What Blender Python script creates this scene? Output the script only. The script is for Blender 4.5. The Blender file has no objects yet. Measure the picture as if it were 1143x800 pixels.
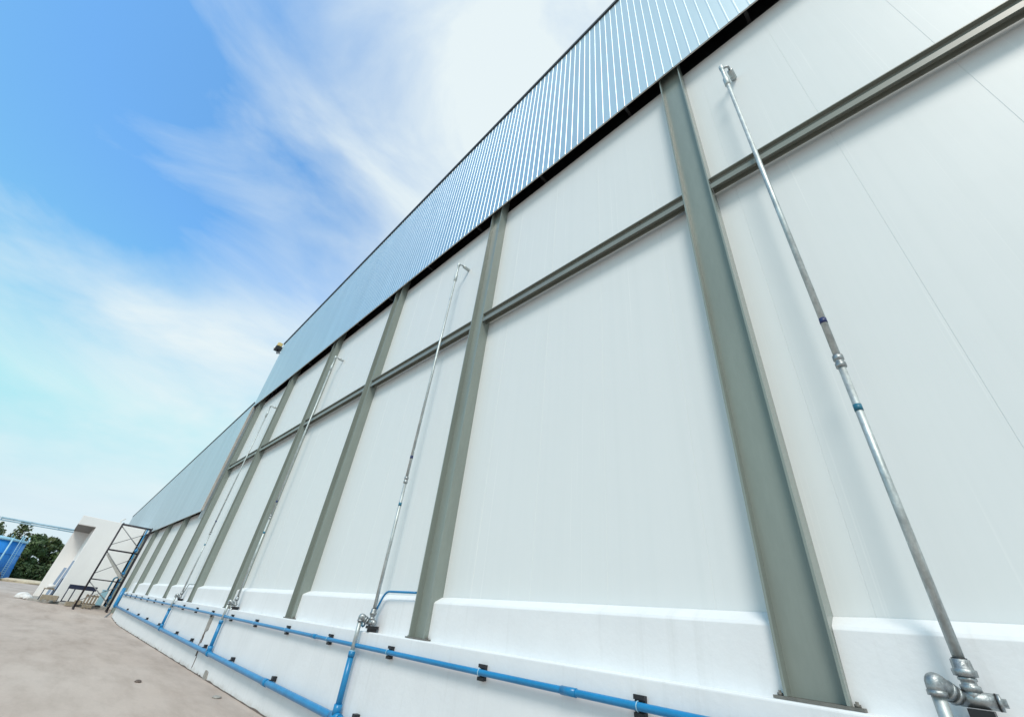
import bpy, bmesh, math, random
from mathutils import Vector, Matrix, noise as mnoise
random.seed(7)
S = bpy.context.scene
COL = S.collection
R = math.radians

# ------------------------------------------------------------------ materials
def nt(name):
    m = bpy.data.materials.new(name); m.use_nodes = True
    t = m.node_tree; b = t.nodes['Principled BSDF']
    return m, t, b
def N(t, kind, **kw):
    n = t.nodes.new(kind)
    for k, v in kw.items():
        if k.startswith('i_'):
            key = k[2:].replace('_', ' ')
            n.inputs[key].default_value = v
        else: setattr(n, k, v)
    return n
def ramp(t, stops):
    r = t.nodes.new('ShaderNodeValToRGB'); e = r.color_ramp.elements
    while len(e) < len(stops): e.new(0.5)
    for el, (p, c) in zip(e, stops):
        el.position = p; el.color = (*c, 1) if len(c) == 3 else c
    return r
def simple(name, c, rough=.5, metal=0, var=.12, scale=3.0, stretch=(1, 1, 1), bump=0, bscale=40, spec=.5, var2=0, scale2=30):
    m, t, b = nt(name)
    tc = N(t, 'ShaderNodeTexCoord')
    mp = N(t, 'ShaderNodeMapping'); mp.inputs['Scale'].default_value = stretch
    geo = N(t, 'ShaderNodeNewGeometry')
    t.links.new(geo.outputs['Position'], mp.inputs['Vector'])
    n = N(t, 'ShaderNodeTexNoise', i_Scale=scale, i_Detail=6, i_Roughness=.6)
    t.links.new(mp.outputs[0], n.inputs['Vector'])
    lo = tuple(max(0, x*(1-var)) for x in c); hi = tuple(min(1, x*(1+var)) for x in c)
    r = ramp(t, [(.3, lo), (.7, hi)])
    t.links.new(n.outputs['Fac'], r.inputs['Fac'])
    src = r.outputs['Color']
    if var2:
        n2 = N(t, 'ShaderNodeTexNoise', i_Scale=scale2, i_Detail=4, i_Roughness=.7)
        t.links.new(mp.outputs[0], n2.inputs['Vector'])
        r2 = ramp(t, [(.3, (1-var2,)*3), (.7, (1, 1, 1))]); t.links.new(n2.outputs['Fac'], r2.inputs['Fac'])
        mx = N(t, 'ShaderNodeMix', data_type='RGBA', blend_type='MULTIPLY'); mx.inputs['Factor'].default_value = 1
        t.links.new(src, mx.inputs['A']); t.links.new(r2.outputs[0], mx.inputs['B']); src = mx.outputs['Result']
    t.links.new(src, b.inputs['Base Color'])
    b.inputs['Roughness'].default_value = rough; b.inputs['Metallic'].default_value = metal
    b.inputs['Specular IOR Level'].default_value = spec
    if bump:
        nb = N(t, 'ShaderNodeTexNoise', i_Scale=bscale, i_Detail=5)
        t.links.new(geo.outputs['Position'], nb.inputs['Vector'])
        bp = N(t, 'ShaderNodeBump', i_Strength=bump, i_Distance=.02)
        t.links.new(nb.outputs['Fac'], bp.inputs['Height']); t.links.new(bp.outputs[0], b.inputs['Normal'])
    return m

def panel_mat():
    m, t, b = nt('white_insulated_panel')
    geo = N(t, 'ShaderNodeNewGeometry'); sep = N(t, 'ShaderNodeSeparateXYZ')
    t.links.new(geo.outputs['Position'], sep.inputs[0])
    # faint vertical rain streaks
    mp = N(t, 'ShaderNodeMapping'); mp.inputs['Scale'].default_value = (9, 1, .12)
    t.links.new(geo.outputs['Position'], mp.inputs[0])
    n = N(t, 'ShaderNodeTexNoise', i_Scale=1, i_Detail=7, i_Roughness=.65); t.links.new(mp.outputs[0], n.inputs['Vector'])
    r = ramp(t, [(.3, (.70, .732, .735)), (.55, (.715, .745, .748)), (.8, (.722, .75, .752))]); t.links.new(n.outputs['Fac'], r.inputs['Fac'])
    # thin lighter drip marks
    mp2 = N(t, 'ShaderNodeMapping'); mp2.inputs['Scale'].default_value = (34, 1, .3)
    t.links.new(geo.outputs['Position'], mp2.inputs[0])
    n2 = N(t, 'ShaderNodeTexNoise', i_Scale=1, i_Detail=2, i_Roughness=.4); t.links.new(mp2.outputs[0], n2.inputs['Vector'])
    r2 = ramp(t, [(.68, (0, 0, 0)), (.80, (.3,)*3)]); t.links.new(n2.outputs['Fac'], r2.inputs['Fac'])
    mx = N(t, 'ShaderNodeMix', data_type='RGBA'); mx.inputs['B'].default_value = (.88, .89, .88, 1)
    t.links.new(r2.outputs[0], mx.inputs['Factor']); t.links.new(r.outputs[0], mx.inputs['A'])
    t.links.new(mx.outputs['Result'], b.inputs['Base Color'])
    b.inputs['Roughness'].default_value = .44; b.inputs['Specular IOR Level'].default_value = .35
    # shallow factory micro-ribs + slight oil-canning
    mul = N(t, 'ShaderNodeMath', operation='MULTIPLY'); mul.inputs[1].default_value = 2*math.pi/.077
    t.links.new(sep.outputs['X'], mul.inputs[0])
    sn = N(t, 'ShaderNodeMath', operation='SINE'); t.links.new(mul.outputs[0], sn.inputs[0])
    pw = N(t, 'ShaderNodeMath', operation='GREATER_THAN'); pw.inputs[1].default_value = .93; t.links.new(sn.outputs[0], pw.inputs[0])
    n3 = N(t, 'ShaderNodeTexNoise', i_Scale=.9, i_Detail=2); t.links.new(geo.outputs['Position'], n3.inputs['Vector'])
    b1 = N(t, 'ShaderNodeBump', i_Strength=.02, i_Distance=.002); t.links.new(pw.outputs[0], b1.inputs['Height'])
    b2 = N(t, 'ShaderNodeBump', i_Strength=.12, i_Distance=.06); t.links.new(n3.outputs['Fac'], b2.inputs['Height'])
    t.links.new(b1.outputs[0], b2.inputs['Normal']); t.links.new(b2.outputs[0], b.inputs['Normal'])
    return m

def plaster_mat():
    m, t, b = nt('white_painted_render')
    geo = N(t, 'ShaderNodeNewGeometry'); sep = N(t, 'ShaderNodeSeparateXYZ'); t.links.new(geo.outputs['Position'], sep.inputs[0])
    n = N(t, 'ShaderNodeTexNoise', i_Scale=1.4, i_Detail=8, i_Roughness=.6); t.links.new(geo.outputs['Position'], n.inputs['Vector'])
    r = ramp(t, [(.3, (.725, .74, .755)), (.7, (.785, .80, .815))]); t.links.new(n.outputs['Fac'], r.inputs['Fac'])
    # splash dirt near the yard: noisy edge, low band
    n2 = N(t, 'ShaderNodeTexNoise', i_Scale=5, i_Detail=8, i_Roughness=.7); t.links.new(geo.outputs['Position'], n2.inputs['Vector'])
    ma = N(t, 'ShaderNodeMath', operation='MULTIPLY_ADD'); ma.inputs[1].default_value = -2.6; ma.inputs[2].default_value = .19
    t.links.new(sep.outputs['Z'], ma.inputs[0])
    ad = N(t, 'ShaderNodeMath', operation='ADD'); t.links.new(ma.outputs[0], ad.inputs[0]); t.links.new(n2.outputs['Fac'], ad.inputs[1])
    r2 = ramp(t, [(.42, (0, 0, 0)), (.75, (.7,)*3)]); t.links.new(ad.outputs[0], r2.inputs['Fac'])
    mx = N(t, 'ShaderNodeMix', data_type='RGBA'); mx.inputs['B'].default_value = (.50, .47, .43, 1)
    t.links.new(r2.outputs[0], mx.inputs['Factor']); t.links.new(r.outputs[0], mx.inputs['A'])
    t.links.new(mx.outputs['Result'], b.inputs['Base Color'])
    mp3 = N(t, 'ShaderNodeMapping'); mp3.inputs['Scale'].default_value = (7, 1, .35); t.links.new(geo.outputs['Position'], mp3.inputs[0])
    n4 = N(t, 'ShaderNodeTexNoise', i_Scale=1, i_Detail=7, i_Roughness=.7); t.links.new(mp3.outputs[0], n4.inputs['Vector'])
    r4 = ramp(t, [(.30, (.86, .855, .84)), (.47, (1, 1, 1))]); t.links.new(n4.outputs['Fac'], r4.inputs['Fac'])
    m4 = N(t, 'ShaderNodeMix', data_type='RGBA', blend_type='MULTIPLY'); m4.inputs['Factor'].default_value = .45
    t.links.new(mx.outputs['Result'], m4.inputs['A']); t.links.new(r4.outputs[0], m4.inputs['B']); t.links.new(m4.outputs['Result'], b.inputs['Base Color'])
    b.inputs['Roughness'].default_value = .6
    nb = N(t, 'ShaderNodeTexNoise', i_Scale=18, i_Detail=6); t.links.new(geo.outputs['Position'], nb.inputs['Vector'])
    bp = N(t, 'ShaderNodeBump', i_Strength=.12, i_Distance=.02); t.links.new(nb.outputs['Fac'], bp.inputs['Height']); t.links.new(bp.outputs[0], b.inputs['Normal'])
    return m

def ground_mat():
    m, t, b = nt('yard_concrete')
    geo = N(t, 'ShaderNodeNewGeometry')
    n = N(t, 'ShaderNodeTexNoise', i_Scale=.16, i_Detail=9, i_Roughness=.62, i_Distortion=.4); t.links.new(geo.outputs['Position'], n.inputs['Vector'])
    r = ramp(t, [(.3, (.43, .345, .295)), (.5, (.495, .405, .35)), (.72, (.55, .465, .41))]); t.links.new(n.outputs['Fac'], r.inputs['Fac'])
    mp = N(t, 'ShaderNodeMapping'); mp.inputs['Scale'].default_value = (.35, 1.6, 1); mp.inputs['Rotation'].default_value = (0, 0, R(25))
    t.links.new(geo.outputs['Position'], mp.inputs[0])
    n2 = N(t, 'ShaderNodeTexNoise', i_Scale=.9, i_Detail=8, i_Roughness=.65); t.links.new(mp.outputs[0], n2.inputs['Vector'])
    r2 = ramp(t, [(.32, (.80, .78, .76)), (.55, (1, 1, 1)), (.75, (1.06, 1.06, 1.05))]); t.links.new(n2.outputs['Fac'], r2.inputs['Fac'])
    mx = N(t, 'ShaderNodeMix', data_type='RGBA', blend_type='MULTIPLY'); mx.inputs['Factor'].default_value = 1
    t.links.new(r.outputs[0], mx.inputs['A']); t.links.new(r2.outputs[0], mx.inputs['B'])
    n3 = N(t, 'ShaderNodeTexNoise', i_Scale=14, i_Detail=10, i_Roughness=.85); t.links.new(geo.outputs['Position'], n3.inputs['Vector'])
    r3 = ramp(t, [(.3, (.86,)*3), (.55, (1,)*3)]); t.links.new(n3.outputs['Fac'], r3.inputs['Fac'])
    mx2 = N(t, 'ShaderNodeMix', data_type='RGBA', blend_type='MULTIPLY'); mx2.inputs['Factor'].default_value = .8
    t.links.new(mx.outputs['Result'], mx2.inputs['A']); t.links.new(r3.outputs[0], mx2.inputs['B'])
    t.links.new(mx2.outputs['Result'], b.inputs['Base Color'])
    b.inputs['Roughness'].default_value = .75; b.inputs['Specular IOR Level'].default_value = .3
    bp = N(t, 'ShaderNodeBump', i_Strength=.2, i_Distance=.01); t.links.new(n3.outputs['Fac'], bp.inputs['Height']); t.links.new(bp.outputs[0], b.inputs['Normal'])
    return m

def leaf_mat(name, a, c):
    m, t, b = nt(name)
    geo = N(t, 'ShaderNodeNewGeometry')
    n = N(t, 'ShaderNodeTexNoise', i_Scale=.5, i_Detail=4); t.links.new(geo.outputs['Position'], n.inputs['Vector'])
    r = ramp(t, [(.35, a), (.65, c)]); t.links.new(n.outputs['Fac'], r.inputs['Fac'])
    t.links.new(r.outputs[0], b.inputs['Base Color']); b.inputs['Roughness'].default_value = .6
    return m

M = dict(
    panel=panel_mat(), plaster=plaster_mat(), ground=ground_mat(),
    steel=simple('khaki_grey_paint', (.238, .275, .25), .26, 0, .06, 1.6, (2, 2, .4), var2=.07, scale2=9),
    girt=simple('grey_green_paint', (.20, .215, .19), .36, 0, .08, 3),
    alu=simple('bare_zincalume_sheet', (.62, .68, .715), .46, 1.0, .05, .6, (2, 1, .3)),
    trim=simple('dark_flashing', (.03, .032, .035), .5, 0, .2),
    edge=simple('pale_edge_flashing', (.55, .52, .48), .5, 0, .1),
    void=simple('gap_shade_black', (.02, .021, .024), .8, 0, .2),
    porch_shade=simple('porch_shade_grey', (.16, .155, .15), .8, 0, .1),
    plate=simple('primed_base_plate', (.15, .145, .13), .6, .1, .25, 12),
    galv=simple('galvanised_steel', (.56, .61, .61), .52, .65, .22, 14, (1, 1, .5), var2=.25, scale2=60),
    fitting=simple('cast_galvanised_fitting', (.40, .43, .44), .45, .85, .25, 30, var2=.25, scale2=90, bump=.15, bscale=80),
    tape=simple('dark_blue_tape', (.015, .03, .12), .4, 0, .2),
    tapeteal=simple('teal_tape', (.02, .16, .25), .4, 0, .2),
    seal=simple('black_thread_seal', (.012, .012, .014), .5),
    blue=simple('blue_upvc_pipe', (.012, .215, .47), .30, 0, .12, 4, var2=.12, scale2=25),
    bluepale=simple('pale_blue_upvc_collar', (.30, .52, .66), .4),
    clamp=simple('black_painted_clamp', (.014, .015, .018), .45, 0, .3, 20),
    conc=simple('raw_cement', (.38, .36, .33), .85, 0, .2, 6, bump=.4, bscale=20, var2=.3, scale2=25),
    rust=simple('rusty_stain_metal', (.13, .10, .085), .8, .1, .4, 20),
    yellow=simple('faded_yellow_shell', (.66, .50, .20), .5, 0, .1),
    black=simple('black_housing', (.015, .015, .017), .5),
    lens=simple('pale_lamp_glass', (.85, .87, .88), .15),
    scaf=simple('dark_scaffold_tube', (.022, .018, .026), .5, .3, .4, 8),
    brace=simple('grey_scaffold_brace', (.24, .25, .26), .5, .4, .3, 8),
    annex=simple('white_wall_paint', (.83, .825, .815), .65, 0, .05, .6, (1, 1, .5), bump=.1, bscale=12),
    plank=simple('pale_scaffold_plank', (.50, .49, .46), .8, 0, .15, 8),
    rack=simple('navy_steel_rack', (.02, .026, .06), .45, .2, .3, 10),
    block=simple('tan_cement_blocks', (.33, .28, .21), .85, 0, .25, 8, bump=.3, bscale=25),
    wood=simple('weathered_timber', (.26, .21, .155), .8, 0, .25, 6),
    sack=simple('white_woven_sack', (.72, .71, .70), .8, 0, .1, 10),
    boards=simple('blue_grey_boards', (.27, .35, .48), .6, 0, .1, 4),
    tank=simple('blue_tank_steel', (.022, .22, .62), .35, 0, .15, .6, (1, 1, .3)),
    tankrim=simple('pale_blue_rim', (.33, .58, .72), .45),
    bridge=simple('blue_grey_pipe', (.30, .46, .56), .5, .1, .15),
    bark=simple('bark', (.10, .08, .06), .9, 0, .3, 4),
    sand=simple('pale_sand', (.55, .47, .35), .95, 0, .15, 2, bump=.4, bscale=4),
    turq=simple('turquoise_shell', (.34, .58, .68), .5),
    leafa=leaf_mat('foliage_dark', (.035, .070, .018), (.10, .15, .045)),
    leafb=leaf_mat('foliage_olive', (.055, .085, .028), (.14, .165, .06)),
    hedge=leaf_mat('foliage_hedge', (.022, .050, .012), (.07, .11, .03)),
    scrub=simple('grey_scrub', (.16, .15, .14), .9, 0, .4, 3),
)

# ------------------------------------------------------------------ mesh builder
class MB:
    def __init__(s): s.v = []; s.f = []; s.sm = []
    def add(s, vs, fs, smooth=False):
        o = len(s.v); s.v += [Vector(v) for v in vs]
        for f in fs: s.f.append([i+o for i in f]); s.sm.append(smooth)
        return s
    def box(s, x0, x1, y0, y1, z0, z1):
        return s.add([(x0,y0,z0),(x1,y0,z0),(x1,y1,z0),(x0,y1,z0),(x0,y0,z1),(x1,y0,z1),(x1,y1,z1),(x0,y1,z1)],
              [(0,3,2,1),(4,5,6,7),(0,1,5,4),(1,2,6,5),(2,3,7,6),(3,0,4,7)])
    def obox(s, c, size, rot):   # rotated box
        Rm = rot.to_matrix() if hasattr(rot, 'to_matrix') else rot
        hx, hy, hz = (q/2 for q in size)
        vs = [Vector(c)+Rm@Vector((sx*hx, sy*hy, sz*hz)) for sz in (-1,1) for sy in (-1,1) for sx in (-1,1)]
        return s.add(vs, [(0,2,3,1),(4,5,7,6),(0,1,5,4),(1,3,7,5),(3,2,6,7),(2,0,4,6)])
    def prism(s, poly, axis, a0, a1):
        n = len(poly); vs = []
        for a in (a0, a1):
            for p, q in poly:
                vs.append({'x': (a,p,q), 'y': (p,a,q), 'z': (p,q,a)}[axis])
        fs = [tuple(range(n))[::-1], tuple(range(n, 2*n))]
        for i in range(n):
            j = (i+1) % n; fs.append((i, j, j+n, i+n))
        return s.add(vs, fs)
    def tube(s, path, r, seg=14, closed_caps=True):
        pts = [Vector(p) for p in path]; rs = r if isinstance(r, (list, tuple)) else [r]*len(pts)
        t0 = (pts[1]-pts[0]).normalized()
        up = Vector((0,0,1)) if abs(t0.z) < .9 else Vector((0,1,0))
        u = t0.cross(up).normalized(); o = len(s.v)
        for i, p in enumerate(pts):
            if i == 0: t = t0
            elif i == len(pts)-1: t = (pts[i]-pts[i-1]).normalized()
            else:
                a = (pts[i]-pts[i-1]).normalized(); b = (pts[i+1]-pts[i]).normalized(); t = (a+b).normalized() if (a+b).length > 1e-6 else a
            u = (u - t*u.dot(t)).normalized(); w = t.cross(u)
            for k in range(seg):
                an = 2*math.pi*k/seg
                s.v.append(p + (u*math.cos(an)+w*math.sin(an))*rs[i])
        for i in range(len(pts)-1):
            for k in range(seg):
                k2 = (k+1) % seg
                s.f.append([o+i*seg+k, o+i*seg+k2, o+(i+1)*seg+k2, o+(i+1)*seg+k]); s.sm.append(True)
        if closed_caps:
            s.f.append([o+k for k in range(seg)][::-1]); s.sm.append(False)
            b = o+(len(pts)-1)*seg
            s.f.append([b+k for k in range(seg)]); s.sm.append(False)
        return s
    def lathe(s, base, axis, prof, seg=18):    # prof: (radius, distance along axis)
        base = Vector(base); axis = Vector(axis).normalized()
        path = []; rs = []
        for i, (r_, d) in enumerate(prof): path.append(base+axis*(d+1e-5*i)); rs.append(max(r_, 1e-4))
        s.tube(path, rs, seg)
        return s
    def build(s, name, mat, parent=None, bevel=0, flat=False):
        me = bpy.data.meshes.new(name); me.from_pydata([tuple(v) for v in s.v], [], s.f)
        for p, q in zip(me.polygons, s.sm): p.use_smooth = q and not flat
        bm = bmesh.new(); bm.from_mesh(me); bmesh.ops.recalc_face_normals(bm, faces=bm.faces); bm.to_mesh(me); bm.free()
        me.materials.append(mat); me.update()
        o = bpy.data.objects.new(name, me); COL.objects.link(o)
        if parent: o.parent = parent
        if bevel:
            b = o.modifiers.new('bevel', 'BEVEL'); b.width = bevel; b.segments = 3; b.limit_method = 'ANGLE'
        return o

def fillet(pts, rad, n=6):
    pts = [Vector(p) for p in pts]; out = [pts[0]]
    for i in range(1, len(pts)-1):
        a = (pts[i-1]-pts[i]); b = (pts[i+1]-pts[i]); r_ = min(rad, a.length*.49, b.length*.49)
        p0 = pts[i]+a.normalized()*r_; p1 = pts[i]+b.normalized()*r_
        for k in range(n+1):
            q = k/n; out.append(p0*(1-q)**2 + pts[i]*2*q*(1-q) + p1*q*q)
    out.append(pts[-1]); return out

def tag(o, label, cat, group=None, kind=None):
    o['label'] = label; o['category'] = cat
    if group: o['group'] = group
    if kind: o['kind'] = kind
    return o
def thing(name, label, cat, loc=(0,0,0), rz=0, group=None):
    o = bpy.data.objects.new(name, None); COL.objects.link(o); o.location = loc; o.rotation_euler = (0,0,rz); o.empty_display_size = .3
    return tag(o, label, cat, group)
def copy_tree(o, parent=None):
    c = o.copy(); COL.objects.link(c); c.parent = parent
    for ch in list(o.children): copy_tree(ch, c)
    return c
def structure(o): o['kind'] = 'structure'; return o

# ------------------------------------------------------------------ ground
def smooth(a, b, x):
    q = max(0, min(1, (x-a)/(b-a))); return q*q*(3-2*q)
def gz(x, y):            # the yard rises gently beyond the end of the long wall
    return .40*smooth(-33, -45, x) + .25*smooth(-45, -130, x)
def make_ground():
    xs = [-2500, -1200, -600, -350, -220, -180, -150, -130, -110, -90, -75, -65, -58] + [-54+q for q in range(0, 26)] + [-24, -18, -12, -6, 0, 6, 12, 30, 80, 200, 600, 2500]
    ys = [-2500, -1000, -400, -150, -60, -30, -15, -8, -4, -1, 2, 4.3, 10, 40, 150, 600, 2500]
    m = MB()
    vs = [(x, y, gz(x, y)) for x in xs for y in ys]; n = len(ys)
    fs = [(i*n+j, (i+1)*n+j, (i+1)*n+j+1, i*n+j+1) for i in range(len(xs)-1) for j in range(n-1)]
    m.add(vs, fs, True)
    return structure(m.build('ground', M['ground']))
make_ground()
# raised concrete apron in front of the annex
pv = MB(); pv.prism([(-45.7,.0),(-43.4,2.0),(-42.6,4.06),(-52.5,4.06),(-52.5,.0)], 'z', .20, .535)
structure(pv.build('pavement', M['conc'], bevel=.03))

# ------------------------------------------------------------------ warehouse
WH = thing('warehouse', 'long white panelled warehouse with khaki steel columns and a ribbed metal band below its roof', 'warehouse', (0, 0, 0))
XL = lambda k: -1.30 - 5.0*k          # left face of column k
LEDGE, PT, FB = 1.54, 11.37, 11.32
FY = 4.12
ftop = lambda x: 17.5 + .0645*(x+1.9)
ltop = lambda x: 11.62 + .078*(x+26.5)

# base wall
b = MB(); b.prism([(4.10,-.3),(4.10,LEDGE),(4.55,LEDGE),(4.55,-.3)], 'x', -38.6, 9)
base = b.build('base_wall', M['plaster'], WH, bevel=.018)
# ragged dark joint where wall meets yard
j = MB(); x = -38.5; pv0 = None
rows = []
while x < 9:
    h = .012 + .022*max(0, mnoise.noise((x*1.7, 0, 0))+.25) + (.02 if random.random() < .07 else 0)
    d = .012 + .02*max(0, mnoise.noise((x*2.3, 5, 0))+.35)
    rows.append((x, d, h)); x += .09
vs = []; fs = []
for (x, d, h) in rows:
    vs += [(x, 4.0995-d, gz(x, 4)+.004), (x, 4.0985-.004, gz(x, 4)+h), (x, 4.12, gz(x, 4)+h)]
for i in range(len(rows)-1):
    a = i*3; fs += [(a, a+3, a+4, a+1), (a+1, a+4, a+5, a+2)]
j.add(vs, fs); j.build('wall_joint', M['rust'], base)
# raw cement repair and rusty run under the fourth column
c = MB()
def blob(mb, cx, cz, w, h, y, n=14, jit=.25, th=.012):
    pts = []
    for i in range(n):
        a = 2*math.pi*i/n; sx = math.copysign(abs(math.cos(a))**.5, math.cos(a)); sz = math.copysign(abs(math.sin(a))**.5, math.sin(a))
        k = 1+random.uniform(-jit, jit); pts.append((cx+sx*w/2*k, cz+sz*h/2*k))
    mb.prism(pts, 'y', y-th, y+.02)
blob(c, -16.62, 1.14, .34, .46, 4.10, jit=.12, th=.02)
c.build('cement_patch', M['conc'], base)
c = MB(); blob(c, -16.72, .83, .12, .18, 4.10); blob(c, -16.66, .72, .08, .16, 4.10); blob(c, -16.78, .6, .05, .2, 4.10); blob(c, -16.60, .40, .13, .12, 4.10); blob(c, -16.5, .22, .05, .3, 4.10, th=.008)
c.build('rusty_run', M['rust'], base)
c = MB(); blob(c, -14.9, .05, .30, .26, 4.10, jit=.2, th=.03); c.build('cement_patch', M['conc'], base)

# wall panels with real vertical joints, one per bay
joints = [.52-1.155*k for k in range(-9, 62)]
def panel(x0, x1, z0, z1):
    prof = [x0, x1]
    pts = [(x0, 4.42)]
    for jx in sorted(q for q in joints if x0+.02 < q < x1-.02):
        pts += [(jx-.0035, 4.42), (jx-.0015, 4.423), (jx+.0015, 4.423), (jx+.0035, 4.42)]
    pts += [(x1, 4.42), (x1, 4.50), (x0, 4.50)]
    m = MB(); m.prism(pts, 'z', z0, z1)
    m.build('wall_panel', M['panel'], WH)
def bays():
    for k in range(-2, 13):
        yield k
for k in range(-2, 12):
    x0, x1 = XL(k)-5+.2, XL(k)+.2
    hi = PT if k < 5 else 5.46
    lo = 1.60 if x0 > -37 else .0
    panel(x0, x1, lo, hi)

# columns
def column(k):
    xl = XL(k); top = 12.1 if k <= 5 else 6.2
    zb = LEDGE+.022
    m = MB(); m.box(xl, xl+.02, 4.20, 4.42, zb, top); m.box(xl+.38, xl+.40, 4.20, 4.42, zb, top); m.box(xl+.02, xl+.38, 4.305, 4.319, zb, top)
    c = m.build('column', M['steel'], WH)
    p = MB(); p.box(xl-.075, xl+.475, 4.196, 4.40, LEDGE+.002, LEDGE+.021); pl = p.build('base_plate', M['plate'], c)
    for bx in (xl-.035, xl+.435):
        q = MB(); q.lathe((bx, 4.235, LEDGE+.02), (0,0,1), [(.020,0),(.020,.018),(.010,.019),(.010,.032)], 6); q.build('anchor_bolt', M['plate'], pl)
for k in range(-1, 8): column(k)
# columns beyond the end of the base wall stand on the yard
def column_low(k):
    xl = XL(k); m = MB(); m.box(xl, xl+.02, 4.20, 4.42, 0, 6.2); m.box(xl+.38, xl+.40, 4.20, 4.42, 0, 6.2); m.box(xl+.02, xl+.38, 4.305, 4.319, 0, 6.2)
    m.build('column', M['steel'], WH)
for k in range(8, 12): column_low(k)

# upstands between the columns, rough mortar at their left ends
def upstand(x0, x1):
    m = MB(); poly = [(4.27, LEDGE-.02), (4.27, 2.005), (4.285, 2.03), (4.405, 2.105), (4.415, 2.105), (4.415, LEDGE-.02)]
    xs = [x0]; 
    n = max(2, int((x1-x0)/.25))
    xs = [x0+(x1-x0)*i/n for i in range(n+1)]
    vs = []
    for i, x in enumerate(xs):
        for (y, z) in poly:
            wob = .006*mnoise.noise((x*.7, y*3, z*3))
            e = .0
            if i == 0: e = .010*max(0, mnoise.noise((x, y*9, z*11))+.2)
            zz = z - (.008 if i == 0 and z > 2.04 else 0)
            vs.append((x+e, y+wob, zz))
    p = len(poly); fs = []
    for i in range(n):
        for a in range(p):
            b_ = (a+1) % p; fs.append((i*p+a, (i+1)*p+a, (i+1)*p+b_, i*p+b_))
    fs += [tuple(range(p)), tuple(range(n*p, n*p+p))[::-1]]
    m.add(vs, fs); m.build('upstand', M['plaster'], WH, bevel=.010)
for k in range(-1, 8):
    x0 = XL(k)+.397; x1 = XL(k-1)-.012
    if k < 8: upstand(x0, x1)
upstand(-38.5, XL(7)-.012)

# girts: outward channels between columns
for k in range(-1, 5):
    x0, x1 = XL(k+1)+.403, XL(k)-.003
    m = MB(); m.box(x0, x1, 4.262, 4.27, 7.47, 7.592); m.box(x0, x1, 4.208, 4.335, 7.592, 7.606); m.box(x0, x1, 4.212, 4.335, 7.46, 7.47)
    m.box(x0, x1, 4.212, 4.219, 7.375, 7.46); m.box(x0, x1, 4.328, 4.335, 7.375, 7.46)
    m.build('girt', M['girt'], WH)

# ribbed metal band under the roof
def ribbed(name, x0, x1, zb, zt, pitch=.18):
    xs = []; n = int(round((x1-x0)/pitch)); pitch = (x1-x0)/n
    pts = []
    for i in range(n):
        c = x0+(i+.5)*pitch
        pts += [(c-pitch*.5, FY), (c-.016, FY), (c-.010, FY-.0055), (c+.010, FY-.0055), (c+.016, FY)]
    pts.append((x1, FY))
    m = MB(); vs = []
    for x, y in pts: vs += [(x, y, zb), (x, y, zt(x)), (x, y+.008, zb), (x, y+.008, zt(x))]
    fs = []
    for i in range(len(pts)-1):
        a = i*4; fs += [(a, a+4, a+5, a+1), (a+2, a+3, a+7, a+6), (a, a+2, a+6, a+4), (a+1, a+5, a+7, a+3)]
    m.add(vs, fs)
    return m.build(name, M['alu'], WH)
X_END = -26.95
ribbed('fascia', X_END, 9.0, FB, ftop)
ribbed('side_cladding', -66, X_END+.02, 5.37, ltop, .19)
def sloped_bar(name, x0, x1, zf, y0, y1, h0, h1, mat):
    m = MB(); vs = []
    for x in (x0, x1):
        vs += [(x,y0,zf(x)+h0),(x,y1,zf(x)+h0),(x,y1,zf(x)+h1),(x,y0,zf(x)+h1)]
    m.add(vs, [(0,1,2,3),(4,7,6,5),(0,4,5,1),(1,5,6,2),(2,6,7,3),(3,7,4,0)])
    return m.build(name, mat, WH)
sloped_bar('roof_capping', X_END-.04, 9.0, ftop, 4.075, 4.40, -.06, .07, M['trim'])
sloped_bar('roof_capping', -66, X_END-.045, ltop, 4.08, 4.40, -.03, .05, M['trim'])
# thin pale drip trims
m = MB(); m.box(X_END, 9, 4.131, 4.150, FB+.004, FB+.05); m.build('drip_trim', M['edge'], WH)
m = MB(); m.box(-66, X_END, 4.131, 4.150, 5.36, 5.42); m.build('drip_trim', M['edge'], WH)
m = MB(); m.box(X_END+.025, X_END+.10, 4.088, 4.19, 5.40, FB-.02); m.build('corner_flashing', M['edge'], WH)
# near-black sheet added to stand in for shade in the gap behind the band
m = MB(); m.box(X_END+.3, 9, 4.85, 4.95, 11.0, 14.2); m.box(-66, X_END, 4.85, 4.95, 5.2, 8.0); m.build('gap_shade_sheet', M['void'], WH)
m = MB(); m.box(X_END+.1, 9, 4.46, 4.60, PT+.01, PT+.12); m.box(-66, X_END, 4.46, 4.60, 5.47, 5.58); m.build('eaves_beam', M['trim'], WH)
for i in range(0, 14):
    m = MB(); xx = .35-2.5*i; 
    if xx > X_END+1: 
        m.box(xx, xx+.06, 4.14, 4.8, 11.62, 11.70); m.box(xx, xx+.06, 4.14, 4.2, 11.45, 12.4); m.build('fascia_strut', M['trim'], WH)
# roofs, ends, back
sloped_bar('roof', X_END-.02, 9.0, ftop, 4.16, 34, -.40, -.25, M['alu'])
sloped_bar('roof', -66, X_END-.03, ltop, 4.16, 34, -.40, -.25, M['alu'])
m = MB(); m.box(X_END-.01, X_END+.09, 4.16, 34, 5, 15.45); m.build('end_wall', M['alu'], WH)
m = MB(); m.box(-66, -65.9, 4.5, 34, 0, 8.2); m.build('end_wall', M['panel'], WH)
m = MB(); m.box(8.9, 9, 4.51, 34, 0, 17.5); m.build('end_wall', M['panel'], WH)
m = MB(); m.box(-65.9, X_END, 33.9, 34, 0, 8.2); m.box(X_END, 8.9, 33.9, 34, 0, 15.4); m.build('back_wall', M['panel'], WH)

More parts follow.
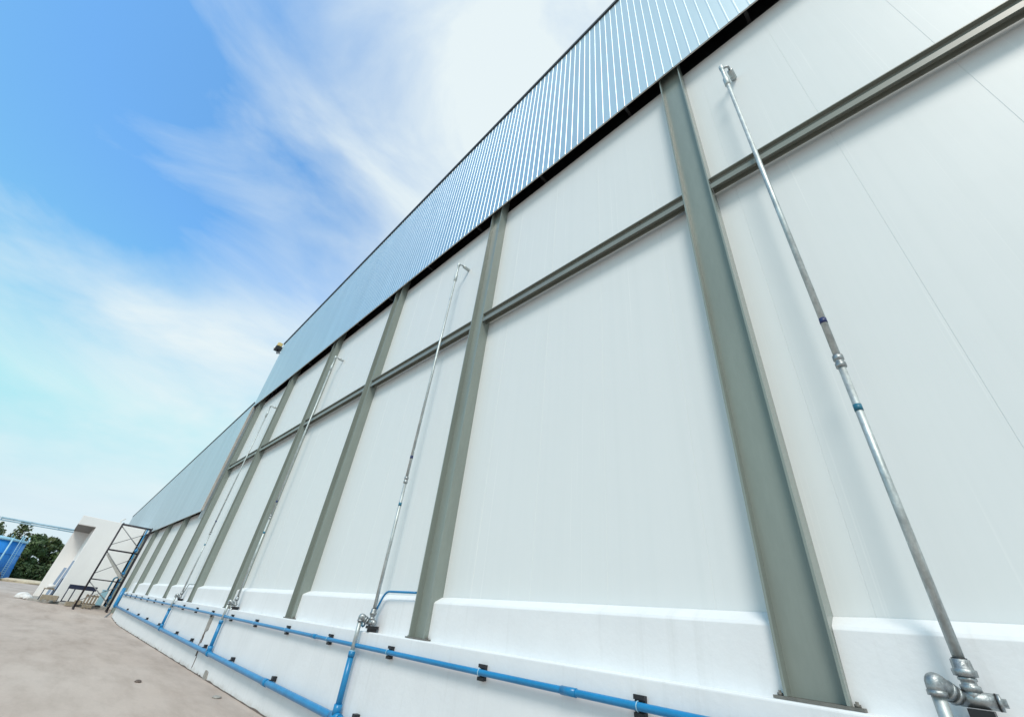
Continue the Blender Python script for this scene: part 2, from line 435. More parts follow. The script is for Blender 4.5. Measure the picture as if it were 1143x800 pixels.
# ------------------------------------------------------------------ floodlight on the roof corner
FL = thing('floodlight', 'small yellow and black floodlight on the outer roof corner of the ribbed band', 'floodlight', (X_END-.62, 4.0, 15.66))
m = MB(); m.tube([(.68,.1,-.55),(.3,0,-.45),(0,0,-.1)], .035, 8); m.build('bracket', M['black'], FL)
m = MB(); m.box(-.22,.2,-.2,.2,-.1,.16); m.build('housing', M['black'], FL, bevel=.03)
m = MB(); m.lathe((0,-.195,.02), (0,-1,0), [(.10,0),(.11,.03),(.06,.06),(.01,.07)]); m.build('lens', M['lens'], FL)
m = MB(); m.box(-.2,.0,-.14,.14,.165,.50); m.box(.03,.2,-.12,.12,.165,.42); m.build('shell', M['yellow'], FL, bevel=.03)

# ------------------------------------------------------------------ blue pipes
def clamp_full(parent, x, z, y=4.03, r=.031):
    m = MB(); m.box(x-.05, x+.05, y+r+.002, 4.099, z-.075, z+.075)
    m.box(x-.052, x+.052, y+.012, y+r+.004, z+r+.012, z+.078); m.box(x-.052, x+.052, y+.012, y+r+.004, z-.078, z-r-.012)
    c = m.build('pipe_clamp', M['clamp'], parent, bevel=.003)
    u = MB(); 
    u.tube([(x, y+math.cos(a)*(r+.004), z+math.sin(a)*(r+.004)) for a in [math.pi*(.42+1.16*i/10) for i in range(11)]], .005, 6)
    u.build('strap', M['bluepale'], c)
UP = thing('water_pipe', 'thin blue pipe clamped along the white base wall just below the column feet', 'pipe', (-15, 4.03, 1.34))
def put(o, P): 
    o.location = o.location - Vector(P.location); return o
uz = lambda x: 1.338 + .0022*max(0, -x-5)
m = MB(); m.tube([(x, 4.03, uz(x)) for x in (8.8, 0, -5, -12, -20, -30, -38.4)], .031, 14); put(m.build('pipe_run', M['blue'], UP), UP)
for x in (-3.15, -9.1, -15.2, -21.3):
    m = MB(); m.tube([(x-.09, 4.03, uz(x)), (x+.09, 4.03, uz(x))], .037, 14); put(m.build('socket', M['blue'], UP), UP)
for k in range(-2, 18):
    x = -2.41-2.035*k
    n0 = len(bpy.data.objects); clamp_full(UP, x, uz(x))
for o in UP.children:
    if o.name.startswith('pipe_clamp'): put(o, UP)

LP = thing('drain_pipe', 'thick blue pipe low on the base wall with upright blue branches feeding the metal standpipes', 'pipe', (-15, 3.99, .5))
lz = lambda x: .372 + .0101*(-x)
m = MB(); m.tube([(x, 4.0, lz(x)) for x in (8.8, 0, -10, -20, -30, -38.55)], .055, 18); put(m.build('pipe_run', M['blue'], LP), LP)
RIS = [(-.25, 4.12), (-7.33, 4.12), (-15.02, 4.12), (-22.36, 4.12)]
for (rx, ry) in RIS:
    dx = rx-.15
    m = MB(); m.tube([(dx, 4.0, lz(dx)+.04), (dx, 4.0, 1.20)], .046, 16); m.tube([(dx, 4.0, 1.19), (dx, 4.0, 1.262)], .052, 16)
    br = put(m.build('branch_pipe', M['blue'], LP), LP)
    m = MB(); m.tube([(dx-.13, 4.0, lz(dx-.13)), (dx+.13, 4.0, lz(dx+.13))], .068, 18); m.tube([(dx, 4.0, lz(dx)+.03), (dx, 4.0, lz(dx)+.16)], .062, 16)
    put(m.build('tee_fitting', M['blue'], LP), LP)
    m = MB(); m.tube([(dx, 4.0, 1.255), (dx, 4.0, 1.275)], .044, 14); m.build('collar', M['bluepale'], br)
for x in (-4.3, -10.6):
    m = MB(); m.tube([(x-.1, 4.0, lz(x)), (x+.1, 4.0, lz(x))], .064, 18); put(m.build('socket', M['blue'], LP), LP)
for x in (4.2, -1.9, -4.9, -7.0, -10.39, -13.22, -15.9, -17.6, -19.9, -23.4, -26.5, -29.2, -33.4):
    z = lz(x); m = MB(); m.box(x-.045, x+.045, 4.0+.02, 4.0995, z+.046, z+.125); m.box(x-.045, x+.045, 3.985, 4.021, z+.054, z+.066)
    put(m.build('pipe_clamp', M['clamp'], LP, bevel=.004), LP)
# upright joining both pipes at the wall's end
m = MB(); m.tube(fillet([(-38.55, 4.0, lz(-38.5)), (-38.75, 4.0, lz(-38.5)), (-38.75, 4.0, 1.75)], .12), .10, 16); put(m.build('end_riser', M['blue'], LP), LP)

# ------------------------------------------------------------------ galvanised standpipes
def standpipe(x, y, zb, label, detail=True, hose=None):
    t = thing('standpipe', label, 'standpipe', (x, y, zb), 0, 'galvanised standpipes with spray heads')
    H_ = 10.02-zb; r = .029
    m = MB(); m.tube([(0,0,.17),(0,0,2.37),], r); m.tube([(0,0,2.37),(0,0,H_-.55)], r); m.build('riser_pipe', M['galv'], t)
    m = MB(); m.lathe((0,0,2.30), (0,0,1), [(.030,0),(.041,.005),(.041,.045),(.034,.05),(.034,.075),(.041,.08),(.041,.125),(.030,.13)], 20); m.build('coupling', M['fitting'], t)
    m = MB(); m.tube([(0,0,2.80),(0,0,2.86)], r+.002); m.build('tape_band', M['tape'], t)
    m = MB(); m.tube([(0,0,1.87),(0,0,1.93)], r+.002); m.build('tape_band', M['tapeteal'], t)
    # union above the tee
    m = MB(); m.lathe((0,0,.035), (0,0,1), [(.034,0),(.047,.004),(.047,.03),(.036,.034),(.036,.05),(.044,.054),(.044,.068),(.036,.07)], 20)
    m.lathe((0,0,.105), (0,0,1), [(.036,0),(.056,.004),(.058,.035),(.048,.04),(.046,.085),(.035,.09)], 8); m.build('union', M['fitting'], t)
    for pa, pb, pr in (((0,0,.108),(0,0,.114),.045), ((0,0,.192),(0,0,.199),.037), ((.088,0,0),(.095,0,0),.043)):
        m = MB(); m.tube([pa, pb], pr); m.build('thread_seal', M['seal'], t)
    # tee with a plug to the right
    m = MB(); m.tube([(-.075,0,0),(.088,0,0)], .041, 18); m.tube([(0,0,0),(0,0,.045)], .040, 16); m.lathe((.095,0,0), (1,0,0), [(.043,0),(.043,.014),(.022,.016),(.022,.035)], 10); m.build('tee_fitting', M['fitting'], t)
    # U-turn coming up in front of the wall
    dz = 1.262-zb
    low = Vector((-.15,-.12,dz)); top = Vector((-.15,-.12,.065))
    m = MB(); m.tube([low, (-.15,-.12,.02)], .034, 16); up = m.build('inlet_pipe', M['galv'], t)
    m = MB(); m.tube(fillet([(-.15,-.12,.0),(-.15,-.12,.082),(-.07,-.0,.0)], .075, 8), .043, 18); m.tube([(-.15,-.12,-.005),(-.15,-.12,.022)], .048, 16); m.build('elbow', M['fitting'], t)
    m = MB(); m.tube([(-.112,-.062,.036),(-.099,-.043,.024)], .052, 16); m.tube([(-.094,-.036,.018),(-.081,-.016,.006)], .052, 16); m.build('flange_ring', M['fitting'], t)
    m = MB(); m.box(-.05,.06,-.05,.13,-.085,-.045); m.box(-.02,.03,-.03,.12,-zb+LEDGE+.001,-.084); m.build('support', M['clamp'], t)
    # top fitting and spray head aimed at the wall
    m = MB(); m.lathe((0,0,H_-.60), (0,0,1), [(.029,0),(.044,.01),(.044,.22),(.032,.25),(.028,.26),(.028,.55),(.036,.56),(.038,.66),(.02,.68)], 16); top_ = m.build('top_fitting', M['galv'], t)
    m = MB(); m.tube(fillet([(0,0,H_-.02),(.09,.02,H_-.02),(.09,.11,H_-.02)], .04), .018, 10); arm = m.build('nozzle_arm', M['fitting'], t)
    m = MB(); m.lathe((.09,.095,H_-.02), (0,1,0), [(.02,0),(.045,.01),(.048,.12),(.043,.125),(.048,.13),(.048,.185),(.03,.19)], 14); m.build('spray_head', M['galv'], t)
    if hose:
        m = MB(); m.tube(fillet([(-.1,.03,-.05),(-.06,.07,.18),(.12,.07,.46),(1.0,.09,.46)], .12), .017, 10); m.build('hose', M[hose], t)
        m = MB(); m.tube([(-.24+.05*math.cos(a), .0, -.02+.05*math.sin(a)) for a in [2*math.pi*i/14 for i in range(15)]], .014, 8, False); m.box(-.2,-.11,-.012,.012,-.035,-.01); m.build('valve_handle', M['tapeteal'], t)
    return t
standpipe(*RIS[0], 1.69, 'nearest galvanised standpipe with wide tee, right of the broadest khaki column')
standpipe(*RIS[1], 1.67, 'galvanised standpipe with a blue hose between the second and third khaki columns', hose='blue')
standpipe(*RIS[2], 1.66, 'galvanised standpipe close beside the fourth khaki column above the raw cement patch', hose=None)
standpipe(*RIS[3], 1.66, 'farthest galvanised standpipe with a grey hose near the left end of the tall wall', hose='galv')

# ------------------------------------------------------------------ annex
AX = thing('annex', 'white flat roofed annex with a deep open porch at the end of the warehouse', 'building', (-46, 2.1, .5))
def P_(mb, name, mat, parent=AX, **k): return put(mb.build(name, mat, parent, **k), AX)
m = MB(); m.prism([(1.15,.4),(1.15,5.32),(.08,5.32),(.08,5.95),(4.06,5.88),(4.06,.4)], 'x', -46.4, -46.0); P_(m, 'front_wall', M['annex'], bevel=.02)
m = MB(); m.box(-53.6, -53.3, .14, 4.05, .4, 5.6); P_(m, 'back_wall', M['annex'])
m = MB(); m.box(-53.3, -46.4, 1.15, 1.40, .4, 5.55); P_(m, 'side_wall', M['annex'])
m = MB(); m.box(-53.6, -46.4, .08, 4.05, 5.6, 5.93); P_(m, 'roof', M['annex'])
m = MB(); m.box(-53.3, -46.38, .085, 1.15, 5.318, 5.6); P_(m, 'ceiling', M['porch_shade'])  # porch shade painted into the ceiling's darker grey
m = MB(); m.tube([(-46.3, 2.35, 5.8), (-46.3, 2.35, 6.1), (-46.3, 2.55, 6.28)], .05, 10); P_(m, 'vent_pipe', M['sack'])

# ------------------------------------------------------------------ scaffold
SC = thing('scaffold', 'dark two bay braced scaffold frame standing at the end of the blue pipes', 'scaffold', (-41, 3.1, .3))
def Q_(mb, name, mat): return put(mb.build(name, mat, SC), SC)
ya, yb = 2.28, 3.98
zs = [.45, 2.02, 3.80, 5.42]
for xx in (-41.0, -41.7):
    for yy in (ya, yb):
        z0 = gz(xx, yy)
        m = MB(); m.tube([(xx, yy, z0+.06), (xx, yy, 5.50)], .034, 8); m.box(xx-.07, xx+.07, yy-.07, yy+.07, z0, z0+.012); m.tube([(xx,yy,z0+.01),(xx,yy,z0+.1)], .05, 8); Q_(m, 'leg', M['scaf'])
for z in zs[1:]:
    for xx in (-41.0, -41.7):
        m = MB(); m.tube([(xx, ya, z), (xx, yb, z)], .030, 8); Q_(m, 'ledger', M['scaf'])
    for yy in (ya, yb):
        m = MB(); m.tube([(-41.0, yy, z), (-41.7, yy, z)], .022, 8); Q_(m, 'transom', M['scaf'])
for i in range(3):
    m = MB(); m.tube([(-41.04, ya, zs[i+1]-.15), (-41.04, yb, zs[i]+.2)], .030, 6); Q_(m, 'brace', M['brace'])
    m = MB(); m.tube([(-41.66, ya, zs[i]+.3), (-41.66, yb, zs[i+1]-.25)], .026, 6); Q_(m, 'brace', M['brace'])
m = MB(); q0 = Vector((-41.5, ya+.12, 3.55)); q1 = Vector((-41.5, yb-.2, 2.25)); dq = q1-q0
m.obox((q0+q1)/2, (.04, dq.length, .16), Matrix.Rotation(math.atan2(dq.z, dq.y), 3, 'X')); Q_(m, 'diagonal_plank', M['plank'])
# blue upright pipes between scaffold and annex
BS = thing('blue_standpipe', 'tall thin blue upright pipe with flanges behind the scaffold', 'pipe', (-43.2, 3.95, .4))
m = MB(); m.tube([(0,0,.08),(0,0,5.2)], .042, 10); m.build('pipe_run', M['blue'], BS)
for z in (.6, 2.1, 3.6):
    m = MB(); m.tube([(0,0,z),(0,0,z+.16)], .10, 12); m.build('flange', M['blue'], BS)
m = MB(); m.tube(fillet([(0,0,1.9),(0,-.35,1.9),(0,-.35,.1)], .15), .05, 10); m.build('side_branch', M['tapeteal'], BS)
CB = thing('pump_cabinet', 'turquoise pump cabinet low between the scaffold legs and the wall end', 'cabinet', (-42.9, 3.5, .5))
m = MB(); m.box(-.2,.2,-.16,.16,.08,.95); bd = m.build('body', M['turq'], CB, bevel=.04)
m = MB(); m.box(-.18,.18,-.15,.15,0,.08); m.build('plinth', M['clamp'], CB)
m = MB(); m.box(-.22,.22,-.18,.18,.955,1.0); m.build('lid', M['tankrim'], CB)

# ------------------------------------------------------------------ things in front of the annex
RK = thing('steel_rack', 'navy steel rack with a deep top rail in front of the annex wall', 'rack', (-44.6, 2.35, .52))
m = MB(); 
m.box(-.25,-.21,-.72,.72,.80,1.06); m.box(.21,.25,-.72,.72,.80,1.06); m.box(-.25,.25,-.76,-.72,.80,1.06); m.box(-.25,.25,.72,.76,.80,1.06); m.box(-.21,.21,-.72,.72,.84,.88); m.build('top_tray', M['rack'], RK)
for sx in (-.22,.22):
    for sy in (-.72,-.36,.66):
        m = MB(); m.tube([(sx,sy,0),(sx,sy,.80)], .024, 8); m.build('leg', M['rack'], RK)
m = MB(); m.tube([(.22,-.72,.06),(.22,.66,.06)], .02, 8); m.tube([(-.22,-.72,.06),(-.22,.66,.06)], .02, 8); m.build('foot_rail', M['rack'], RK)

TR = thing('trestle', 'small dark trestle at the left end of the apron beside the porch', 'trestle', (-44.75, .72, .52))
m = MB(); m.box(-.2,.2,-.28,.28,.62,.68); m.build('top', M['wood'], TR)
for sy in (-.24,.24):
    m = MB(); m.tube([(-.18,sy,0),(-.1,sy,.62)], .025, 8); m.tube([(.18,sy,0),(.1,sy,.62)], .025, 8); m.tube([(-.15,sy,.25),(.15,sy,.25)], .018, 8); m.build('leg_frame', M['rack'], TR)
m = MB(); m.tube([(.1,.3,0),(.12,.34,1.35)], .03, 8); m.build('upright', M['rack'], TR)
def lump(name, c, size, mat, seed, label, cat, group=None):
    bm = bmesh.new(); bmesh.ops.create_icosphere(bm, subdivisions=3, radius=1)
    for v in bm.verts:
        n = mnoise.noise(v.co*1.6+Vector((seed,0,0)))*.28 + mnoise.noise(v.co*4+Vector((seed,3,0)))*.10
        v.co *= 1+n; v.co = Vector((v.co.x*size[0]/2, v.co.y*size[1]/2, max(v.co.z, -.75)*size[2]/2))
    me = bpy.data.meshes.new(name); bm.to_mesh(me); bm.free(); me.materials.append(mat)
    for p in me.polygons: p.use_smooth = True
    o = bpy.data.objects.new(name, me); COL.objects.link(o); o.location = c
    tag(o, label, cat, group); return o
lump('sack', (-44.75, .74, 1.31), (.34,.46,.30), M['sack'], 2.0, 'white sack lying on top of the small dark trestle', 'sack')
lump('rubble', (-47.6, -.35, .55), (.9,.75,.50), M['sack'], 5.0, 'larger pale rubble lump on the yard left of the annex', 'rubble')
lump('rubble', (-46.6, -.05, .52), (.55,.45,.34), M['sack'], 9.0, 'smaller pale rubble lump near the left corner of the annex', 'rubble')
for i, (y, h, tilt, w) in enumerate(((.78, 2.0, .12, .16), (1.0, 2.5, .09, .2))):
    o = MB().obox((0,0,h/2), (.05, w, h), Matrix.Identity(3)).build('leaning_board', M['boards'], None, bevel=.004)
    o.location = (-45.88+.0, y, .53); o.rotation_euler = (0, -tilt*.0, 0)
    o.location.x = -46.9; o.rotation_euler = (-.06, 0, 0)
    tag(o, ['shorter blue grey board leaning in the annex porch', 'taller blue grey board leaning in the annex porch against its wall'][i], 'board')
def block_pile(name, loc, label, n, seed, rz=0):
    rnd = random.Random(seed)
    t = thing(name, label, 'blocks', loc, rz)
    return t
def crate(loc, size, label, rz=0):
    t = thing('wooden_crate', label, 'crate', loc, rz)
    x, y, z = size
    m = MB(); m.box(-x/2, x/2, -y/2, y/2, .06, z); m.build('body', M['block'], t, bevel=.01)
    m = MB()
    for q in (-.38, 0, .38): m.box(-x/2-.004, x/2+.004, y*q-.04, y*q+.04, 0, .06)
    m.build('runner', M['wood'], t)
    m = MB(); m.box(-x/2+.02, x/2-.02, y/2+.003, y/2+.03, .05, z-.03); m.build('end_board', M['rack'], t)
    return t
crate((-44.0, .95, .52), (.5, .85, .33), 'low tan crate with dark end board at the kerb of the apron')
def block(name, loc, size, label, rz=0, mat='block', group=None):
    x, y, z = size; m = MB(); t = .045
    # hollow cement block: two cores
    m.box(-x/2,x/2,-y/2,-y/2+t,0,z); m.box(-x/2,x/2,y/2-t,y/2,0,z); m.box(-x/2,-x/2+t,-y/2+t,y/2-t,0,z); m.box(x/2-t,x/2,-y/2+t,y/2-t,0,z); m.box(-t/2,t/2,-y/2+t,y/2-t,0,z)
    o = m.build(name, M[mat]); o.location = loc; o.rotation_euler.z = rz; tag(o, label, 'block', group); return o
block('cement_block', (-42.95, 2.02, .42-.03), (.32,.34,.24), 'tan hollow cement block on the yard by the foot of the left scaffold leg', .2)
block('cement_block', (-43.1, 2.44, .52), (.30,.36,.22), 'tan hollow cement block on the apron just behind the left scaffold leg', -.25)
def pallet(loc, label, rz, tilt):
    t = thing('pallet', label, 'pallet', loc, rz); t.rotation_euler = (0, tilt, rz)
    for i in range(6):
        m = MB(); m.box(-.02, .02, -.5+.17*i, -.5+.17*i+.10, 0, .62); m.build('slat', M['wood'], t)
    for z in (.05, .5):
        m = MB(); m.box(-.10, -.021, -.5, .45, z, z+.08); m.build('bearer', M['wood'], t)
    return t
pallet((-42.75, 3.15, .53), 'weathered pallet with upright slats leaning near the pump cabinet', .0, -.12)
crate((-42.3, 2.95, .36), (.34, .5, .2), 'small tan crate on the yard in front of the slatted pallet')
EL = MB().tube(fillet([(-38.5, 3.93, .36), (-38.1, 3.72, .10), (-37.7, 3.7, .075)], .2), .045, 10).build('loose_pipe', M['brace'])
tag(EL, 'short grey pipe end lying on the yard by the foot of the wall', 'pipe')

lump('stone', (-14.25, 2.59, .014), (.20, .13, .06), M['rust'], 4.0, 'small dark stone lying alone on the open yard', 'stone')
lump('stone', (-12.3, 3.75, .014), (.26, .16, .05), M['conc'], 8.0, 'flat grey stone chip on the yard nearest the foot of the white wall', 'stone')
# ------------------------------------------------------------------ pipe bridge
PB = thing('pipe_bridge', 'slim blue grey pipe bridge crossing to the annex above the tank', 'pipe bridge', (-66, -5.45, 0))
for z, r_ in ((6.24, .085), (6.05, .06)):
    m = MB(); m.tube([(0, 0, z), (0, 9.6, z)], r_, 10); m.build('pipe_run', M['bridge'], PB)
for y in (0.06, 2.2, 4.4, 6.4, 8.4):
    m = MB(); m.box(-.07,.07,y-.04,y+.04,5.98,6.32); m.build('bracket', M['bridge'], PB)
m = MB(); m.tube([(0, -.16, .5), (0, -.16, 6.3)], .10, 10); m.box(-.25,.25,-.41,.09,.4,.52); m.build('post', M['bridge'], PB)
m = MB(); m.tube([(0, 9.72, .5), (0, 9.72, 6.3)], .10, 10); m.box(-.25,.25,9.47,9.97,.4,.52); m.build('post', M['bridge'], PB)

# ------------------------------------------------------------------ tank
TX, TY, TR_ = -126, -9.0, 4.1
TK = thing('water_tank', 'round blue steel tank with a pale rim and a caged ladder beyond the yard', 'tank', (TX, TY, gz(TX, 0)))
m = MB(); m.lathe((0,0,0), (0,0,1), [(TR_+.75,0),(TR_+.3,3),(TR_,6.1)], 64); m.build('shell', M['tank'], TK)
m = MB(); m.lathe((0,0,6.1), (0,0,1), [(TR_+.02,0),(TR_+.16,.02),(TR_+.16,.34),(TR_-.05,.38)], 64); m.build('rim', M['tankrim'], TK)
m = MB(); m.lathe((0,0,6.42), (0,0,1), [(TR_-.1,0),(TR_*.5,.28),(.3,.42),(.01,.44)], 48); m.build('roof', M['tankrim'], TK)
for z in (2.0, 4.0):
    m = MB(); m.lathe((0,0,z), (0,0,1), [(TR_+.45-.12*(z-2),0),(TR_+.53-.12*(z-2),.01),(TR_+.53-.12*(z-2),.10),(TR_+.45-.12*(z-2),.11)], 64); m.build('hoop', M['tank'], TK)
for i in range(14):
    a = 2*math.pi*i/14; m = MB(); m.tube([((TR_+.06)*math.cos(a), (TR_+.06)*math.sin(a), 6.45), ((TR_+.06)*math.cos(a), (TR_+.06)*math.sin(a), 7.2)], .05, 6); m.build('rail_post', M['tankrim'], TK)
m = MB(); a0 = R(50)
for da in (-.065, .065):
    q = Vector(((TR_+.25)*math.cos(a0+da), (TR_+.25)*math.sin(a0+da), 0)); m.tube([q*1.17+Vector((0,0,.1)), q+Vector((0,0,7.3))], .05, 6)
for i in range(22):
    z = .3+.31*i; rr = (TR_+.25)*(1.17-.17*z/7.3); m.tube([(rr*math.cos(a0-.065), rr*math.sin(a0-.065), z), (rr*math.cos(a0+.065), rr*math.sin(a0+.065), z)], .03, 5)
m.build('ladder', M['tankrim'], TK)
m = MB(); a1 = R(30); q = Vector(((TR_+.22)*math.cos(a1), (TR_+.22)*math.sin(a1), 0)); m.tube([q*1.18+Vector((0,0,.0)), q+Vector((0,0,6.6))], .12, 8); m.build('feed_pipe', M['tankrim'], TK)

# ------------------------------------------------------------------ vegetation
def leaf_cloud(name, clumps, n, mat, parent, seed, size):
    rnd = random.Random(seed); m = MB(); vs = []; fs = []
    tot = sum(c[3]**2 for c in clumps)
    for (cx, cy, cz, cr, fl) in [(c[0], c[1], c[2], c[3], c[4] if len(c) > 4 else .8) for c in clumps]:
        k = int(n*cr*cr/tot)
        for _ in range(k):
            while True:
                p = Vector((rnd.uniform(-1,1), rnd.uniform(-1,1), rnd.uniform(-1,1)))
                if .15 < p.length < 1: break
            p = p.normalized()*(p.length**.45)
            ln = 1+.35*mnoise.noise(p*2.2+Vector((seed, cx, cz)))
            c = Vector((cx, cy, cz))+Vector((p.x*cr, p.y*cr, p.z*cr*fl))*ln
            s_ = size*rnd.uniform(.5, 1.3)
            nrm = (p+Vector((rnd.gauss(0,.6), rnd.gauss(0,.6), rnd.gauss(.3,.6)))).normalized()
            u = nrm.orthogonal().normalized(); u = Matrix.Rotation(rnd.uniform(0,6.28), 3, nrm)@u; w = nrm.cross(u)
            o = len(vs); vs += [c-u*s_, c+w*s_*.45, c+u*s_, c-w*s_*.45]; fs.append((o,o+1,o+2,o+3))
    m.add(vs, fs); return m.build(name, mat, parent)
def tree(x, y, h, w, label, seed, leaf, group='trees beyond the yard', lo=.32, n=1500, size=.42):
    rnd = random.Random(seed); zg = gz(x, y)
    t = thing('tree', label, 'tree', (x, y, zg), 0, group)
    m = MB(); r0 = .03*h
    m.tube([(0,0,0),(.1,.05,h*.3),(rnd.uniform(-.4,.4),.1,h*.62),(rnd.uniform(-.5,.5),rnd.uniform(-.4,.4),h*.9)], [r0, r0*.7, r0*.42, r0*.12], 8)
    clumps = []
    for i in range(11):
        a = 2.4*i+rnd.uniform(-.4,.4); f = lo+(1-lo)*((i+.5)/11)
        rr = w*.5*(.9-.55*abs(f-.55)/.45)*rnd.uniform(.5,1)
        z = h*f*.93; tip = Vector((rr*math.cos(a), rr*math.sin(a), z))
        m.tube([(0,0,z*.72), tip*.6+Vector((0,0,z*.35)), tip], [r0*.35, r0*.22, r0*.08], 6)
        clumps.append((tip.x, tip.y, tip.z, w*rnd.uniform(.16,.26), rnd.uniform(.55,.9)))
    clumps.append((0,0,h*.9, w*.18, .9))
    m.build('trunk', M['bark'], t)
    leaf_cloud('crown', clumps, n, M[leaf], t, seed, size)
    return t
tree(-138, -11.0, 9.9, 5.6, 'tall olive tree rising behind the blue tank at the picture edge', 11, 'leafb', n=900)
tree(-140, -7.2, 10.9, 5.0, 'thin crowned tree with loose top between the tank and the hedge trees', 12, 'leafb', lo=.5, n=520)
tree(-136, -3.9, 8.8, 5.2, 'rounded dark green tree right of the blue tank', 13, 'leafa', lo=.2, n=1900)
tree(-140, -1.3, 8.7, 5.0, 'dark green tree second to the right of the blue tank', 14, 'leafb', lo=.2, n=1700)
tree(-138, 1.6, 7.6, 5.0, 'shorter dark green tree half hidden by the annex corner', 15, 'leafa', lo=.2, n=1700)
tree(-144, -14.5, 10.0, 6.0, 'olive tree beyond the left picture edge behind the tank', 16, 'leafb', n=900)
HG = thing('hedge', 'dense dark green hedge below the trees beyond the sand bank', 'hedge', (-134, -1, gz(-134, 0)))
leaf_cloud('foliage', [(random.uniform(-1,1), -4.2+1.0*i, 1.5+random.uniform(-.2,.5), 1.75, 1) for i in range(11)], 5200, M['hedge'], HG, 21, .36)
m = MB()
for i in range(11): m.tube([(0,-4.2+i,0),(0,-4.2+i,2.0)], .08, 6)
m.build('stems', M['bark'], HG)
lump('sand_bank', (-118, -1.2, gz(-118,0)+.15), (3.5, 8.6, .9), M['sand'], 3.3, 'low pale sand bank in front of the dark hedge', 'sand bank')
SB = thing('scrub', 'grey dry scrub heap in front of the blue tank', 'scrub', (-117, -6.3, gz(-117,0)))
leaf_cloud('twigs', [(0,-.9,.7,1.3,.8),(0,.3,.6,1.0,.8),(.2,-2,1.0,1.4,.8)], 900, M['scrub'], SB, 31, .30)

# ------------------------------------------------------------------ sky and light
W = bpy.data.worlds.new('World'); S.world = W; W.use_nodes = True
t = W.node_tree; bg = t.nodes['Background']
SUN_AZ, SUN_EL = R(140), R(50)
sky = N(t, 'ShaderNodeTexSky', sky_type='NISHITA', sun_disc=False, sun_elevation=SUN_EL, sun_rotation=SUN_AZ, altitude=0, air_density=1.0, dust_density=.6, ozone_density=2.2)
tc = N(t, 'ShaderNodeTexCoord')
# thin high cloud, laid out in sky directions
mp = N(t, 'ShaderNodeMapping'); mp.inputs['Rotation'].default_value = (R(38), R(-20), R(10)); mp.inputs['Scale'].default_value = (1.2, 1.5, 3.6)
t.links.new(tc.outputs['Generated'], mp.inputs[0])
n1 = N(t, 'ShaderNodeTexNoise', i_Scale=1.7, i_Detail=9, i_Roughness=.55, i_Distortion=.4); t.links.new(mp.outputs[0], n1.inputs['Vector'])
def lobe(d, c0, c1, w):
    dn = Vector(d).normalized()
    dp = N(t, 'ShaderNodeVectorMath', operation='DOT_PRODUCT'); dp.inputs[1].default_value = dn
    t.links.new(tc.outputs['Generated'], dp.inputs[0])
    mr = N(t, 'ShaderNodeMapRange', interpolation_type='SMOOTHSTEP'); mr.inputs['From Min'].default_value = c0; mr.inputs['From Max'].default_value = c1
    mr.inputs['To Min'].default_value = 0; mr.inputs['To Max'].default_value = w
    t.links.new(dp.outputs['Value'], mr.inputs['Value']); return mr.outputs[0]
acc = n1.outputs['Fac']
for L in [((-.40,.24,.885), .82, .98, .33), ((-.90,-.10,.42), .88, .995, .15), ((-.72,-.12,.69), .91, .995, -.19), ((-.62,-.34,.70), .9, .99, -.06), ((-.95,-.26,.10), .90, 1.0, -.03), ((-.90,.10,.42), .95, .998, .10), ((-.3,-.8,.5), .6, .98, -.14)]:
    ad = N(t, 'ShaderNodeMath', operation='ADD'); t.links.new(acc, ad.inputs[0]); t.links.new(lobe(*L), ad.inputs[1]); acc = ad.outputs[0]
sz = N(t, 'ShaderNodeSeparateXYZ'); t.links.new(tc.outputs['Generated'], sz.inputs[0])
hz = N(t, 'ShaderNodeMapRange', interpolation_type='SMOOTHSTEP'); hz.inputs['From Min'].default_value = -.02; hz.inputs['From Max'].default_value = .42; hz.inputs['To Min'].default_value = .05; hz.inputs['To Max'].default_value = 0
t.links.new(sz.outputs['Z'], hz.inputs['Value'])
adz = N(t, 'ShaderNodeMath', operation='ADD'); t.links.new(acc, adz.inputs[0]); t.links.new(hz.outputs[0], adz.inputs[1]); acc = adz.outputs[0]
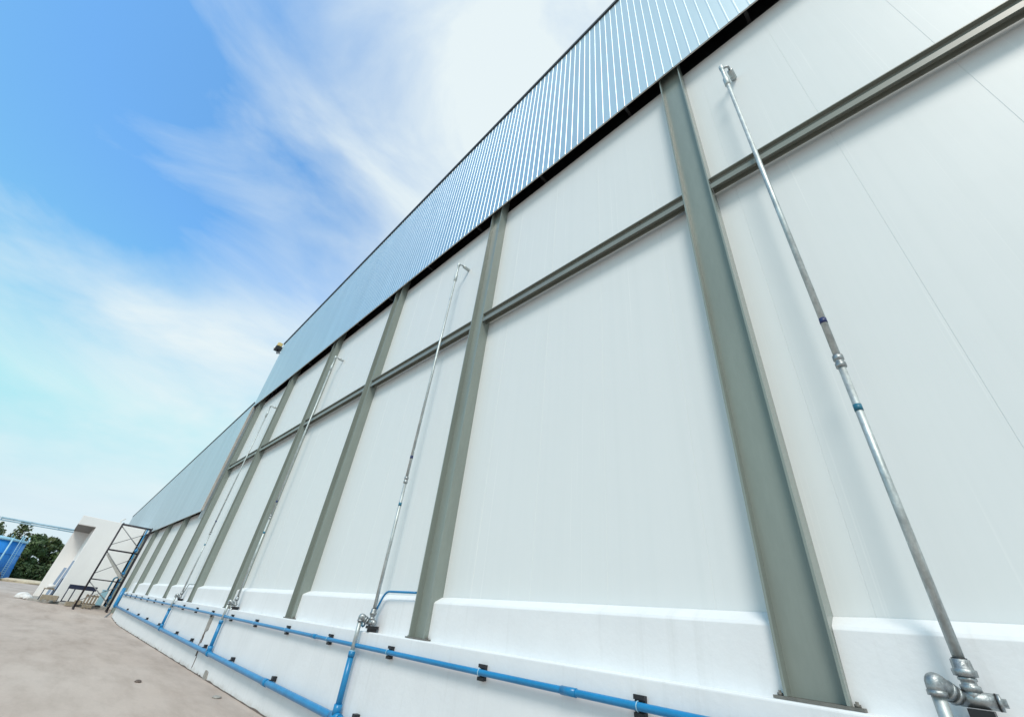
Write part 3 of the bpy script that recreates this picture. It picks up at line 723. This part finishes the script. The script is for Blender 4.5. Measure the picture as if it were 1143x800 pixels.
cr = ramp(t, [(.36, (.03,)*3), (.58, (.40,)*3), (.86, (.97,)*3)]); t.links.new(acc, cr.inputs['Fac'])
tint = N(t, 'ShaderNodeMix', data_type='RGBA', blend_type='MULTIPLY'); tint.inputs['Factor'].default_value = 1
tint.inputs['B'].default_value = (1.62, 2.75, 3.1, 1); t.links.new(sky.outputs[0], tint.inputs['A'])
mx = N(t, 'ShaderNodeMix', data_type='RGBA'); mx.inputs['B'].default_value = (8.1, 9.0, 9.2, 1)
dk = N(t, 'ShaderNodeMix', data_type='RGBA', blend_type='DARKEN'); dk.inputs['Factor'].default_value = 1; dk.inputs['B'].default_value = (6.0, 7.8, 8.8, 1)
t.links.new(tint.outputs['Result'], dk.inputs['A'])
t.links.new(cr.outputs[0], mx.inputs['Factor']); t.links.new(dk.outputs['Result'], mx.inputs['A'])
t.links.new(mx.outputs['Result'], bg.inputs['Color']); bg.inputs['Strength'].default_value = .085
sd = bpy.data.lights.new('sun', 'SUN'); sd.energy = 2.0; sd.angle = R(18); sd.color = (1, .93, .84)
so = bpy.data.objects.new('sun', sd); COL.objects.link(so)
dv = Vector((math.sin(SUN_AZ)*math.cos(SUN_EL), math.cos(SUN_AZ)*math.cos(SUN_EL), math.sin(SUN_EL)))
so.rotation_euler = dv.to_track_quat('Z', 'Y').to_euler(); so.location = (0, -20, 30)

# ------------------------------------------------------------------ camera
cd = bpy.data.cameras.new('camera'); cam = bpy.data.objects.new('camera', cd); COL.objects.link(cam); S.camera = cam
cd.sensor_width = 36; cd.lens = 462.9/1143*36; cd.clip_start = .05; cd.clip_end = 6000
Rm = ((0.7082853027255716, -0.33000761140524904, -0.6240407890174707), (0.6985056573371267, 0.45546932555880704, 0.5519397975712876), (0.10208710305897585, -0.8268268681468979, 0.5531144126665102))
mw = Matrix([[Rm[i][0], -Rm[i][1], -Rm[i][2], (0, 0, 1.72)[i]] for i in range(3)]+[[0,0,0,1]])
cam.matrix_world = mw
S.view_settings.view_transform = 'Standard'; S.view_settings.look = 'None'; S.view_settings.gamma = 1; S.view_settings.use_curve_mapping = False
S.view_settings.exposure = .27
